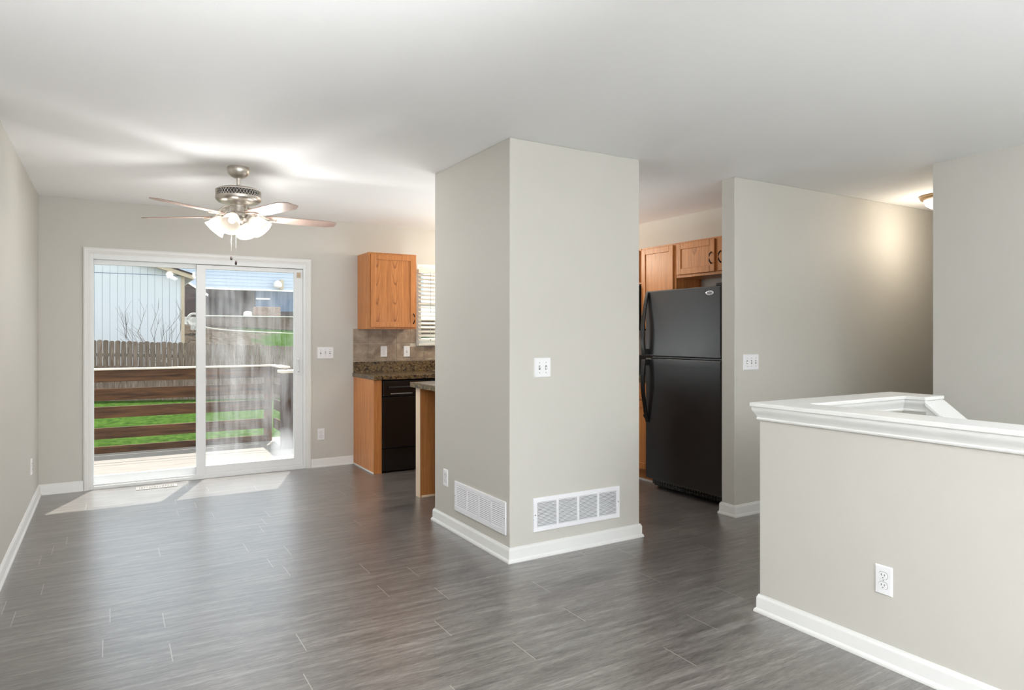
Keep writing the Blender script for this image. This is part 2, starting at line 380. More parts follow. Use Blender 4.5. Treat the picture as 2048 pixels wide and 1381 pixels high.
# floor slab in pieces around the stairwell
fl.box(XL-.15, HX+.12, YF-.15, YB+.1, -.2, 0)
fl.box(HX+.12, XH+.1, 2.003, YB+.1, -.2, 0)
fl.box(3.73, XR+.12, 1.87, 2.003, -.2, 0)
fl.box(HX+.12, XR+.12, YF-.15, sy0, -.2, 0)
struct('floor', fl, M['floor'], 'grey wood-look vinyl plank floor through the whole room', 'floor')
struct('ceiling', MB().box(XL-.15, XH+.1, YF-.15, YB+.15, H, H+.2), M['ceiling'], 'flat white painted ceiling', 'ceiling')
struct('wall_left', MB().box(XL-.15, XL, YF-.15, YB+.15, -.2, H), M['wall'], 'plain greige wall on the left', 'wall')
DX0, DX1, DZ = -.15, 1.64, 1.99      # sliding door opening
WX0, WX1, WZ0, WZ1 = 2.84, 3.62, 1.22, 2.02
wb = MB()
wb.box(XL, DX0, YB, YB+.15, -.2, H); wb.box(DX0, DX1, YB, YB+.15, DZ, H); wb.box(DX1, WX0, YB, YB+.15, -.2, H)
wb.box(WX0, WX1, YB, YB+.15, -.2, WZ0); wb.box(WX0, WX1, YB, YB+.15, WZ1, H); wb.box(WX1, XR+.15, YB, YB+.15, -.2, H)
struct('wall_back', wb, M['wall'], 'greige back wall around the sliding glass door', 'wall')
struct('wall_column', MB().box(CX0, CX1, CY0, CY1, 0, H), M['wall'], 'greige boxed column in the middle of the room', 'wall', bevel=.006)
struct('wall_kitchen', MB().box(XR, XR+.12, SY1, YB+.15, -.2, H), M['wall'], 'greige wall behind the fridge and kitchen cabinets', 'wall')
struct('wall_stub', MB().box(SX, XH, SY0, SY1, 0, H), M['wall'], 'greige wall to the right of the fridge, running down the hall', 'wall', bevel=.006)
struct('wall_right', MB().box(XR, XR+.12, YF, YR, -2.7, H).box(XR+.12, XH, YR-.12, YR, -.2, H), M['wall'], 'greige wall at the far right edge', 'wall')
struct('wall_hall', MB().box(XH, XH+.1, YR-.12, SY1, -.2, H), M['wall'])
wf = MB()
wf.box(XL, 0, YF-.15, YF, -.2, H).box(2.6, XR+.12, YF-.15, YF, -.2, H).box(0, 2.6, YF-.15, YF, -.2, .7).box(0, 2.6, YF-.15, YF, 2.2, H)
struct('wall_front', wf, M['wall'])
# window behind the camera
wn_ = thing('window_2', None, None, (1.3, YF, .7), kind='structure')
b_ = MB().box(-1.3, 1.3, -.08, -.02, 0, .05).box(-1.3, 1.3, -.08, -.02, 1.45, 1.5).box(-.02, .02, -.08, -.02, .05, 1.45).box(-1.3, -1.25, -.08, -.02, .05, 1.45).box(1.25, 1.3, -.08, -.02, .05, 1.45)
obj('window_frame', b_, M['vinyl'], wn_)
obj('window_pane', MB().box(-1.25, 1.25, -.055, -.045, .05, 1.45), M['glass'], wn_)

# half walls round the stairwell
hz = .966
hw = MB().box(HX, HX+.12, sy0-.6, HY, 0, hz-.0).box(HX+.12, 3.73, HY-.12, HY, -.2, hz)
ZS, YS0 = .70, 1.87    # sloped rail wall starts here and goes down towards -Y
sl = .80
hw.prism([(HY-.12, -.2), (HY-.12, hz), (YS0, hz), (YS0, hz-.026), (YS0-1.9, hz-.026-1.9*sl), (YS0-1.9, -2.6), (HY-.12, -2.6)], 3.61, 3.73, 'x')
struct('wall_half', hw, M['wall'], 'greige half wall around the stair opening with white cap', 'half wall')
ov = .034
# level cap: U-shaped path, built from three boards
capz0, capz1 = .967, .986
def poly_board(poly, z0, z1): return MB().prism(poly, z0, z1, 'z')
cap = poly_board([(HX-ov, sy0-.65), (HX-ov, HY+ov), (3.73+ov, HY+ov), (3.73+ov, YS0-.003), (3.61-ov, YS0-.003), (3.61-ov, HY-.12-ov), (HX+.12+ov, HY-.12-ov), (HX+.12+ov, sy0-.65)], capz0, capz1)
L = 1.9; d = Vector((0, -1, -sl)).normalized()
def sloped(x0, x1, t0, t1, top):   # board following the slope
    a = Vector((0, YS0, top)); b = a+Vector((0, -L, -L*sl)); up = Vector((0, -sl, 1)).normalized()
    vs = []
    for x in (x0, x1):
        for p in (a, b):
            for t in (t0, t1):
                q_ = p+up*t; vs.append((x, q_.y if p is b else YS0 - (0 if t == t1 else 0), q_.z if p is b else p.z+t*math.sqrt(1+sl*sl)))
    return vs
def box8(vs): return MB().add(vs, [(0, 1, 3, 2), (4, 6, 7, 5), (0, 4, 5, 1), (2, 3, 7, 6), (0, 2, 6, 4), (1, 5, 7, 3)])
scap = box8(sloped(3.61-ov, 3.73+ov, 0.001, .019, capz0-.026))
cap.add(scap.v, scap.f)
struct('trim_1', cap, M['trim'], 'white flat cap board on the half wall', 'trim', bevel=.003)
crown = [(0, .905), (.010, .905), (.012, .912), (.009, .917), (.011, .924), (.017, .936), (.024, .946), (.027, .955), (.027, .9665), (0, .9665)]
cr = MB().sweep([(HX, sy0-.6), (HX, HY), (3.73, HY), (3.73, YS0+.001)], crown, side=1)
cr.sweep([(HX+.12, sy0-.6), (HX+.12, HY-.12), (3.61, HY-.12), (3.61, YS0+.001)], crown, side=-1)
for x0, x1 in ((3.592, 3.61), (3.73, 3.748)):
    t = box8(sloped(x0, x1, -.05, 0, capz0-.026)); cr.add(t.v, t.f)
struct('trim_2', cr, M['trim'], 'white crown moulding under the half wall cap', 'trim', smooth=True)
# stairs going down beyond the half wall, and the lower landing
st = MB()
for k in range(9):
    st.box(3.73, XR, 1.87-.25*(k+1), 1.87-.25*k, -2.6, -.19*(k+1))
so = obj('staircase', st, M['carpet']); so['kind'] = 'structure'
struct('floor_lower', MB().box(HX, XR+.12, YF, 2.1, -2.7, -2.6), M['carpet'])
struct('wall_lower', MB().box(HX+.0, HX+.12, sy0-.6, 2.0, -2.6, -.2).box(HX+.12, XR, 2.0, 2.12, -2.6, -.2).box(HX+.12, XR, sy0-.12, sy0, -2.6, -.2), M['wall'])

# baseboards
BBP = [(0, 0), (.021, 0), (.021, .008), (.018, .015), (.013, .019), (.012, .022), (.012, .068), (.010, .073), (.007, .076), (.0055, .083), (0, .085)]
def base(name, path, side, closed=False, lab=None):
    return struct(name, MB().sweep(path, BBP, closed, side), M['trim'], lab, 'baseboard' if lab else None, smooth=True)
base('baseboard_left', [(XL, YF), (XL, YB), (-.196, YB)], -1, lab='white baseboard along the left wall')
base('baseboard_back', [(1.688, YB), (2.108, YB)], -1, lab='short white baseboard between the glass door and the cabinets')
base('baseboard_column', [(CX0, CY0), (CX1, CY0), (CX1, CY1), (CX0, CY1)], -1, True, lab='white baseboard around the column')
base('baseboard_stub', [(SX+.07, SY1), (SX, SY1), (SX, SY0), (XH, SY0)], -1, lab='white baseboard round the end of the wall by the fridge')
base('baseboard_right', [(XR, YF), (XR, sy0-.12)], 1)
base('baseboard_hall', [(XR, YR-.36), (XR, YR), (XH, YR)], 1)
base('baseboard_half', [(HX, sy0-.6), (HX, HY), (3.73, HY), (3.73, 1.9)], 1, lab='white baseboard along the half wall')

# ------------------------------------------------------------------ sliding glass door
dr = thing('door_1', 'white framed sliding patio door with a clear left pane and fogged right pane', 'door', (.745, YB, 0), kind='structure')
cs = MB()
prof = [(0, 0), (0, .012), (.01, .018), (.030, .018), (.036, .014), (.042, .014), (.046, .010), (.055, .010), (.055, 0)]
def casing(mb, x0, x1, z0, z1, y, prof):   # three-sided, mitred; prof (inwards from the outer edge, out from the wall)
    pts = [(x0, z0, 1, 0), (x0, z1, 1, -1), (x1, z1, -1, -1), (x1, z0, -1, 0)]
    m = len(prof); vs = []
    for (x, z, sx, sz) in pts:
        for a, o in prof: vs.append((x+sx*a, y-o, z+sz*a))
    fs = [(i*m+k, (i+1)*m+k, (i+1)*m+(k+1) % m, i*m+(k+1) % m) for i in range(3) for k in range(m)]
    fs += [tuple(range(m)), tuple(range(4*m-1, 3*m-1, -1))]
    mb.add(vs, fs)
casing(cs, -.196, 1.688, 0, 2.04, YB, prof)
obj('casing', cs, M['trim'], dr, world=True)
fr = MB()
fr.box(DX0, DX0+.028, YB-.004, YB+.13, 0, DZ).box(DX1-.028, DX1, YB-.004, YB+.13, 0, DZ).box(DX0+.028, DX1-.028, YB-.004, YB+.13, 1.945, DZ)
fr.box(DX0+.028, DX1-.028, YB-.01, YB+.14, 0, .028).box(DX0+.028, DX1-.028, YB+.0, YB+.012, .028, .045)
obj('frame', fr, M['vinyl'], dr, .002, world=True)
fx_ = MB(); ya, yb = YB+.065, YB+.105
x0, x1, z0, z1 = DX0+.028, .735, .03, 1.945
gx0, gx1, gz0, gz1 = -.119, .672, .10, 1.905
fx_.box(x0, gx0, ya, yb, z0, z1).box(gx1, x1, ya, yb, z0, z1).box(gx0, gx1, ya, yb, z0, gz0).box(gx0, gx1, ya, yb, gz1, z1)
p1 = obj('fixed_panel', fx_, M['vinyl'], dr, .002, world=True)
obj('glass_pane', MB().box(gx0, gx1, ya+.014, ya+.02, gz0, gz1), M['glass'], p1, world=True)
sp = MB(); ya, yb = YB+.018, YB+.058
x0, x1, z0, z1 = .670, DX1-.028, .03, 1.940
gx0, gx1, gz0, gz1 = .745, 1.530, .110, 1.903
sp.box(x0, gx0, ya, yb, z0, z1).box(gx1, x1, ya, yb, z0, z1).box(gx0, gx1, ya, yb, z0, gz0).box(gx0, gx1, ya, yb, gz1, z1)
p2 = obj('sliding_panel', sp, M['vinyl'], dr, .002, world=True)
obj('glass_pane', MB().box(gx0, gx1, ya+.014, ya+.02, gz0, gz1), M['haze'], p2, world=True, label='fogged glass pane with vertical moisture streaks')
hd = MB().box(1.548, 1.582, ya-.006, ya, .92, 1.10).tube([(1.565, ya-.006, .945), (1.565, ya-.035, .96), (1.565, ya-.035, 1.06), (1.565, ya-.006, 1.075)], .008)
obj('handle', hd, M['vinyl'], p2, .001, world=True, label='white D-shaped pull handle')
obj('safety_latch', MB().box(1.555, 1.59, ya-.012, ya, 1.86, 1.91).box(1.565, 1.58, ya-.02, ya-.012, 1.875, 1.895), M['tan'], p2, .001, world=True, label='small beige safety latch')

# ------------------------------------------------------------------ kitchen window and blind
kw = thing('window_1', 'white trimmed kitchen window behind the column', 'window', (WX0, YB, WZ0), kind='structure')
cs = MB(); casing(cs, WX0-.05, WX1+.05, WZ0-.03, 2.058, YB, prof); cs.box(WX0-.05, WX1+.05, YB-.03, YB+.02, WZ0-.033, WZ0-.008)
obj('casing', cs, M['trim'], kw, world=True)
obj('window_frame', MB().box(WX0, WX0+.04, YB+.08, YB+.12, WZ0, WZ1).box(WX1-.04, WX1, YB+.08, YB+.12, WZ0, WZ1).box(WX0+.04, WX1-.04, YB+.08, YB+.12, WZ0, WZ0+.05).box(WX0+.04, WX1-.04, YB+.08, YB+.12, WZ1-.05, WZ1).box(WX0+.04, WX1-.04, YB+.085, YB+.115, 1.60, 1.64), M['vinyl'], kw, world=True)
obj('window_pane', MB().box(WX0+.04, WX1-.04, YB+.098, YB+.102, WZ0+.05, WZ1-.05), M['glass'], kw, world=True)
bl = thing('window_blind', 'white horizontal slat blind hanging in the kitchen window, half hidden by the column', 'blind', (WX0, YB-.03, 1.19))
bx0, bx1, by = WX0-.045, WX1+.045, YB-.045
obj('headrail', MB().box(bx0, bx1, by-.02, by+.025, 1.955, 2.0), M['blind'], bl, .002, world=True)
for k in range(17):
    zc = 1.935-.0425*k
    m_ = Matrix.Translation((0, by, zc)) @ Matrix.Rotation(R(28), 4, 'X')
    obj('slat', MB().box(bx0, bx1, -.024, .024, -.0015, .0015, m_), M['blind'], bl, world=True)
obj('bottom_rail', MB().box(bx0, bx1, by-.022, by+.022, 1.19, 1.212), M['blind'], bl, .002, world=True)
for cxx in (2.97, 3.45):
    obj('cord', MB().tube([(cxx, by-.026, 1.2), (cxx, by-.026, 1.98)], .0018, 6), M['blind'], bl, world=True)
obj('tilt_wand', MB().tube([(2.93, by-.03, 1.56), (2.93, by-.03, 1.96)], .0015, 6).sphere((2.93, by-.03, 1.55), .006, 6), M['nickel'], bl, world=True, label='thin tilt cord with small tassel')
obj('pull_cord', MB().tube([(2.925, by-.034, 1.26), (2.925, by-.034, 1.96)], .0012, 6).sphere((2.925, by-.034, 1.25), .007, 6, (1, 1, 1.6)), M['nickel'], bl, world=True, label='lift cord with small tassel')

# ------------------------------------------------------------------ switch plates and outlets
def plate_body(w, h, t=.006):
    b = .004
    o = [(-w/2, 0, -h/2), (w/2, 0, -h/2), (w/2, 0, h/2), (-w/2, 0, h/2)]
    i = [(-w/2+b, -t, -h/2+b), (w/2-b, -t, -h/2+b), (w/2-b, -t, h/2-b), (-w/2+b, -t, h/2-b)]
    return MB().add(o+i, [(3, 2, 1, 0), (4, 5, 6, 7)]+[(k, (k+1) % 4, (k+1) % 4+4, k+4) for k in range(4)])
ROT = {'-y': 0, '-x': -PI/2, '+x': PI/2}
def outlet(loc, face, label, decor=False, group=None):
    t = thing('wall_outlet', label, 'outlet', loc, ROT[face], group)
    obj('cover_plate', plate_body(.07, .115), M['plastic'], t)
    for s in (-1, 1):
        z = s*.0195
        ring = MB(); n = 20
        pts = [(.0175*math.cos(2*PI*k/n), max(-.0135, min(.0135, .0175*math.sin(2*PI*k/n)))+z) for k in range(n)]
        ring.prism(pts, -.0085, -.005, 'y')
        r = obj('receptacle', ring, M['plastic'], t)
        sl_ = MB().box(-.0075, -.0055, -.0095, -.0083, z-.001, z+.007).box(.0055, .0075, -.0095, -.0083, z-.001, z+.007)
        sl_.prism([(.003*math.cos(PI*k/6), z-.0065+.003*math.sin(-PI*k/6)) for k in range(7)], -.0095, -.0083, 'y')
        obj('slots', sl_, M['slot'], r)
        # thin grey ring drawn as the shadow line round the socket face
        pts2 = [(p[0]*1.07, (p[1]-z)*1.09+z) for p in pts]
        obj('shadow_ring', MB().prism(pts2, -.0066, -.0052, 'y'), M['greyslot'], r)
    obj('screw', MB().lathe([(.0025, 0), (.0025, .001)], 10, Matrix.Translation((0, -.006, 0)) @ Matrix.Rotation(R(90), 4, 'X')), M['screw'], t)
    return t
def switch(loc, face, n, label, up=None):
    w = {1: .07, 2: .116, 3: .163}[n]
    t = thing('light_switch', label, 'light switch', loc, ROT[face])
    obj('cover_plate', plate_body(w, .115), M['plastic'], t)
    for k in range(n):
        cx = (k-(n-1)/2)*.046
        u = 1 if (up or [1]*n)[k] else -1
        m_ = Matrix.Translation((cx, -.006, 0)) @ Matrix.Rotation(R(-24*u), 4, 'X')
        g = obj('toggle', MB().box(-.0045, .0045, -.014, .002, -.005, .005, m_), M['plastic'], t, .001)
        obj('toggle_slot', MB().box(cx-.0056, cx+.0056, -.0068, -.0058, -.0125, .0125), M['greyslot'], g)
        for s in (-1, 1):
            obj('screw', MB().lathe([(.003, 0), (.003, .001)], 10, Matrix.Translation((cx, -.006, s*.030)) @ Matrix.Rotation(R(90), 4, 'X')), M['screw'], t)
    return t
switch((1.827, YB, 1.126), '-y', 3, 'white triple toggle switch plate on the wall right of the glass door', (1, 0, 1))
outlet((1.785, YB, .32), '-y', 'white duplex outlet low on the wall right of the glass door')
switch((2.185, CY0, 1.112), '-y', 2, 'white double toggle switch plate on the front of the column', (1, 0))
outlet((CX0, 4.159, .332), '-x', 'white duplex outlet low on the left side of the column')
switch((4.003, SY0, 1.106), '-y', 3, 'white triple toggle switch plate on the wall right of the fridge', (0, 1, 1))
outlet((HX, 1.528, .334), '-x', 'white duplex outlet on the half wall at right')
outlet((XL, 6.05, .334), '+x', 'white outlet seen edge-on on the left wall')
outlet((2.428, YB-.014, 1.131), '-y', 'left white outlet on the tile backsplash')
switch((2.680, YB-.014, 1.128), '-y', 1, 'single white switch plate on the tile backsplash, right of the outlet')

# ------------------------------------------------------------------ vents
def vent(loc, face, w, h, label, nl_):
    t = thing('return_vent', label, 'vent', loc, ROT[face])
    e = .027; f = MB(); yo = -.008
    f.box(-w/2, w/2, yo, 0, -h/2, -h/2+e).box(-w/2, w/2, yo, 0, h/2-e, h/2).box(-w/2, -w/2+e, yo, 0, -h/2+e, h/2-e).box(w/2-e, w/2, yo, 0, -h/2+e, h/2-e)
    iw = w-2*e; bw = .016; sw = (iw-3*bw)/4
    for k in range(3):
        x = -w/2+e+(k+1)*sw+k*bw; f.box(x, x+bw, yo, 0, -h/2+e, h/2-e)
    obj('frame', f, M['ventwhite'], t, .0015)
    obj('duct_backing', MB().box(-w/2+.01, w/2-.01, -.0012, -.0003, -h/2+.01, h/2-.01), M['ventdark'], t)
    for k in range(4):
        x = -w/2+e+k*(sw+bw); l = MB(); n = nl_; dz = (h-2*e)/n
        for j in range(n):
            z = -h/2+e+(j+.5)*dz
            m_ = Matrix.Translation((0, -.0045, z)) @ Matrix.Rotation(R(24 if nl_ == 17 else 42), 4, 'X')
            l.box(x, x+sw, -.0045, .0045, -.0005, .0005, m_)
        obj('louvers', l, M['ventwhite'], t)
    for s in (-1, 1):
        obj('screw', MB().lathe([(.004, 0), (.004, .0012)], 12, Matrix.Translation((s*(w/2-.012), yo, 0)) @ Matrix.Rotation(R(90), 4, 'X')), M['screw'], t)
vent((2.443, CY0, .250), '-y', .648, .198, 'white four-section return air grille on the front of the column', 17)
vent((CX0, 3.679, .243), '-x', .668, .192, 'white four-section return air grille on the left side of the column', 12)
fv = thing('floor_register', 'white slotted floor register in front of the glass door', 'floor vent', (.34, 6.50, 0))
obj('frame', MB().box(-.155, .155, -.055, .055, .0, .004), M['register'], fv, .0015)
sl_ = MB()
for k in range(22): sl_.box(-.13+k*.0122, -.13+k*.0122+.0055, -.034, .034, .0041, .0046)
obj('slots', sl_, M['slot'], fv)

# ------------------------------------------------------------------ cabinets (built facing -Y, turned where needed)
def handle_mb(x, z, L_=.096, y=-.02):
    pts = [(x, y, z-L_/2), (x, y-.018, z-L_/2+.012), (x, y-.026, z-L_/4), (x, y-.028, z), (x, y-.026, z+L_/4), (x, y-.018, z+L_/2-.012), (x, y, z+L_/2)]
    return MB().tube(pts, [.006, .0055, .0055, .006, .0055, .0055, .006], 8)
def door_part(root, x0, x1, z0, z1, mats, hx=None, hz_=None, name='door'):
    """frame-and-panel door standing .02 proud of y=0"""
    e = .052; f = MB()
    f.box(x0, x0+e, -.02, -.001, z0, z1).box(x1-e, x1, -.02, -.001, z0, z1)
    f.box(x0+e, x1-e, -.02, -.001, z0, z0+e).box(x0+e, x1-e, -.02, -.001, z1-e, z1)
    d_ = obj(name, f, mats[0], root, .003)
    obj('door_panel' if name == 'door' else 'drawer_panel', MB().box(x0+e-.002, x1-e+.002, -.011, -.002, z0+e-.002, z1-e+.002), mats[1], d_)
    if hx is not None: obj('handle', handle_mb(hx, hz_), M['bronze'], d_, smooth=True, label='dark bronze bow handle')
    return d_
# upper cabinet on the back wall
X0, X1 = 2.154, 2.651; yfr = 6.32
uc = thing('upper_cabinet', 'honey oak wall cabinet left of the kitchen window', 'cabinet', (X0, yfr, 1.36))
w = X1-X0
obj('cabinet_box', MB().box(0, w, .018, YB-yfr, 0, .75), M['oak_side'], uc, .002)
obj('face_frame', MB().box(0, .035, 0, .018, 0, .75).box(w-.035, w, 0, .018, 0, .75).box(.035, w-.035, 0, .018, 0, .04).box(.035, w-.035, 0, .018, .71, .75), M['oak'], uc, .001)
door_part(uc, .018, w-.018, .018, .733, (M['oak'], M['oak_cath']), w-.038, .105)
# base run on the back wall
bc = thing('base_cabinet', 'honey oak end panel and filler left of the dishwasher', 'cabinet', (2.112, 6.045, 0))
obj('end_panel', MB().box(0, .018, .02, .613, 0, .88), M['oak_side'], bc, .001)
obj('filler', MB().box(0, .076, 0, .02, 0, .88), M['oak'], bc, .001)
obj('quarter_round', MB().box(-.014, 0, .0, .613, 0, .016), M['trim'], bc, .004, label='white quarter round along the foot of the end panel')
dw = thing('dishwasher', 'black built-in dishwasher under the counter by the window', 'dishwasher', (2.190, 6.045, 0))
obj('body', MB().box(.005, .595, .03, .60, .01, .87), M['blackmat'], dw)
obj('door', MB().box(.004, .596, -.005, .03, .235, .715), M['black'], dw, .004)
pn = obj('control_panel', MB().box(.004, .596, -.012, .03, .722, .865), M['black'], dw, .004)
obj('buttons', MB().box(.08, .30, -.0135, -.0118, .742, .752).box(.36, .42, -.0135, -.0118, .742, .752), M['greyslot'], pn)
obj('door_handle', MB().box(.06, .54, -.03, -.012, .80, .815), M['blackmat'], pn, .004)
obj('kick_panel', MB().box(.004, .596, .0, .03, .015, .225), M['black'], dw, .003)
sb = thing('base_cabinet', 'honey oak sink base cabinet beneath the window, hidden behind the column', 'cabinet', (2.795, 6.045, 0))
obj('cabinet_box', MB().box(0, .84, .02, .61, .10, .70), M['oak_side'], sb); obj('toe_kick', MB().box(0, .84, .07, .09, 0, .10), M['blackmat'], sb)
obj('face_frame', MB().box(0, .84, 0, .02, .10, .88), M['oak'], sb)
door_part(sb, .02, .41, .12, .70, (M['oak'], M['oak']), .37, .6); door_part(sb, .43, .82, .12, .70, (M['oak'], M['oak']), .47, .6)
cb = thing('base_cabinet', 'honey oak corner base cabinet at the far kitchen corner', 'cabinet', (3.64, 6.045, 0))
obj('cabinet_box', MB().box(0, 1.02, .02, .61, .10, .88), M['oak_side'], cb); obj('toe_kick', MB().box(0, .4, .07, .09, 0, .10), M['blackmat'], cb)
door_part(cb, .02, .38, .12, .70, (M['oak'], M['oak']), .34, .6)
ct = thing('countertop', 'brown granite-look laminate countertop along the back wall', 'countertop', (2.10, 6.02, .88))
e1 = MB().box(2.100, 2.90, 6.018, YB, .882, .922).box(3.52, XR, 6.018, YB, .882, .922).box(2.90, 3.52, 6.018, 6.10, .882, .922).box(2.90, 3.52, 6.53, YB, .882, .922)
obj('worktop', e1, M['granite'], ct, .003, world=True)
obj('upstand', MB().box(2.107, XR, YB-.02, YB, .922, 1.03), M['granite'], ct, .002, world=True)
sk = thing('kitchen_sink', 'stainless drop-in sink in the counter below the window', 'sink', (2.90, 6.10, .922))
r_ = MB().box(2.875, 3.545, 6.075, 6.115, .922, .930).box(2.875, 3.545, 6.515, 6.555, .922, .930).box(2.875, 2.92, 6.115, 6.515, .922, .930).box(3.50, 3.545, 6.115, 6.515, .922, .930)
obj('rim', r_, M['steel'], sk, .002, world=True)
obj('bowl', MB().box(2.905, 3.515, 6.105, 6.112, .74, .922).box(2.905, 3.515, 6.518, 6.525, .74, .922).box(2.905, 2.912, 6.112, 6.518, .74, .922).box(3.508, 3.515, 6.112, 6.518, .74, .922).box(2.905, 3.515, 6.105, 6.525, .733, .74), M['steel'], sk, world=True)
obj('faucet', MB().tube([(3.21, 6.575, .922), (3.21, 6.575, 1.10), (3.21, 6.54, 1.16), (3.21, 6.44, 1.17), (3.21, 6.38, 1.12)], .012, 10).box(3.12, 3.30, 6.555, 6.60, .922, .932), M['steel'], sk, smooth=True, world=True)
# tile backsplash
bs = thing('tile_backsplash', 'beige-brown stone tile backsplash under the oak wall cabinet', 'backsplash', (2.107, YB, 1.03))
obj('grout_bed', MB().box(2.103, 2.79, YB-.007, YB, 1.03, 1.368).box(2.79, XR, YB-.007, YB, 1.03, 1.18), M['grout'], bs, world=True)
tl = MB(); tw = .1545
for r in range(3):
    za, zb = [(1.034, 1.058), (1.062, 1.212), (1.216, 1.366)][r]
    x = 2.106
    while x < XR-.01:
        xa, xb = x, min(x+tw-.004, XR-.004)
        if r == 2: xb = min(xb, 2.788)
        if r == 1 and xa > 2.72: zz = min(zb, 1.178)
        else: zz = zb
        if r < 2 or xa < 2.78: tl.box(xa, xb, YB-.0125, YB-.006, za, zz)
        x += tw
obj('tiles', tl, M['tile'], bs, .0012, world=True)
# peninsula ledge between the column and the kitchen
pn_ = thing('peninsula_counter', 'narrow laminate counter ledge behind the column on an oak end panel', 'counter', (2.10, 4.35, 0))
obj('worktop', MB().box(2.085, 3.0, CY1+.004, 5.10, .882, .922), M['granite'], pn_, .002, world=True)
obj('end_panel', MB().box(2.132, 2.96, 5.00, 5.078, 0, .882), M['oak'], pn_, .001, world=True)
obj('edge_strip', MB().box(2.127, 2.132, 4.998, 5.08, 0, .882), M['pale_edge'], pn_, world=True, label='pale unstained edge strip')
obj('shoe_strip', MB().box(2.14, 2.96, 4.985, 5.00, 0, .016), M['pale_edge'], pn_, .003, world=True)

# right-hand kitchen wall, things face -X
def kx(name, label, cat, xf, yfar, z=0): return thing(name, label, cat, (xf, yfar, z), -PI/2)
OY = (M['oak'], M['oak_cath_y'])
u1 = kx('upper_cabinet', 'tall honey oak wall cabinet left of the fridge', 'cabinet', 4.352, 4.868, 1.362)
dd = XR-4.352
obj('cabinet_box', MB().box(0, .455, .018, dd, 0, .765), M['oak_side'], u1)
obj('face_frame', MB().box(0, .455, 0, .018, 0, .765), M['oak'], u1, .001)
door_part(u1, .014, .430, .018, .748, (M['oak'], M['oak']), .05, .09)
u2 = kx('upper_cabinet', 'short two-door honey oak cabinet above the fridge', 'cabinet', 4.352, 4.410, 1.812)
obj('cabinet_box', MB().box(0, .955, .018, dd, 0, .315), M['oak_side'], u2)
obj('face_frame', MB().box(0, .955, 0, .018, 0, .315), M['oak'], u2, .001)
door_part(u2, .016, .455, .025, .300, OY, .425, .14); door_part(u2, .497, .94, .025, .300, OY, .527, .14)
u3 = kx('upper_cabinet', 'small honey oak cabinet above the microwave', 'cabinet', 4.352, 5.64, 1.79)
obj('cabinet_box', MB().box(0, .765, .018, dd, 0, .337), M['oak_side'], u3); obj('face_frame', MB().box(0, .765, 0, .018, 0, .337), M['oak'], u3)
door_part(u3, .015, .375, .02, .32, (M['oak'], M['oak']), .34, .1); door_part(u3, .39, .75, .02, .32, (M['oak'], M['oak']), .425, .1)
mw = kx('microwave', 'black over-range microwave showing as a dark sliver beside the column', 'microwave', 4.28, 5.635, 1.345)
obj('body', MB().box(0, .755, .03, XR-4.28, 0, .43), M['blackmat'], mw); obj('door', MB().box(.003, .56, 0, .03, .005, .425), M['black'], mw, .004)
obj('control_panel', MB().box(.565, .752, 0, .03, .005, .425), M['black'], mw, .004); obj('handle', MB().tube([(.53, -.0, .06), (.53, -.035, .08), (.53, -.035, .36), (.53, 0, .38)], .009), M['blackmat'], mw)
b1 = kx('base_cabinet', 'honey oak drawer and door base cabinet left of the fridge', 'cabinet', 4.055, 4.86, 0)
bd = XR-4.055
obj('cabinet_box', MB().box(0, .46, .02, bd, .10, .88), M['oak_side'], b1); obj('face_frame', MB().box(0, .46, 0, .02, .10, .88), M['oak'], b1, .001)
obj('toe_kick', MB().box(0, .46, .06, .075, 0, .10), M['oak'], b1); obj('quarter_round', MB().box(0, .46, .045, .06, 0, .015), M['trim'], b1)
dw_ = obj('drawer', MB().box(.018, .44, -.02, -.001, .735, .865), M['oak_y'], b1, .003); obj('handle', MB().tube([(.18, -.02, .80), (.19, -.042, .80), (.27, -.042, .80), (.28, -.02, .80)], .005), M['bronze'], dw_)
door_part(b1, .018, .44, .12, .715, (M['oak'], M['oak']), .40, .62)
cr_ = thing('countertop', 'short brown granite-look counter between the fridge and the stove', 'countertop', (4.03, 4.86, .88))
obj('worktop', MB().box(4.028, XR, 4.375, 4.862, .882, .922), M['granite'], cr_, .003, world=True)
obj('upstand', MB().box(XR-.02, XR, 4.375, 4.862, .922, 1.03), M['granite'], cr_, .002, world=True)
ts = obj('tile_backsplash', MB().box(XR-.01, XR, 4.38, 5.64, 1.03, 1.344), M['tile']); tag(ts, 'stone tile backsplash strip behind the stove', 'backsplash')
rg = kx('stove', 'black freestanding electric stove beside the column edge', 'stove', 4.02, 5.635, 0)
obj('body', MB().box(0, .76, .03, .62, .02, .905), M['blackmat'], rg); obj('oven_door', MB().box(.005, .755, -.01, .03, .22, .80), M['black'], rg, .004)
obj('drawer', MB().box(.005, .755, -.005, .03, .04, .21), M['black'], rg, .004); obj('cooktop', MB().box(-.002, .762, -.005, .62, .905, .918), M['black'], rg, .003)
cp = obj('control_console', MB().box(0, .76, .55, .62, .918, 1.10), M['black'], rg, .006)
for kx_ in (.08, .17, .59, .68): obj('knob', MB().lathe([(.018, 0), (.016, .02)], 14, Matrix.Translation((kx_, .55, 1.03)) @ Matrix.Rotation(R(90), 4, 'X')), M['blackmat'], cp)
obj('door_handle', MB().tube([(.06, -.01, .76), (.07, -.045, .76), (.69, -.045, .76), (.70, -.01, .76)], .01), M['blackmat'], rg)
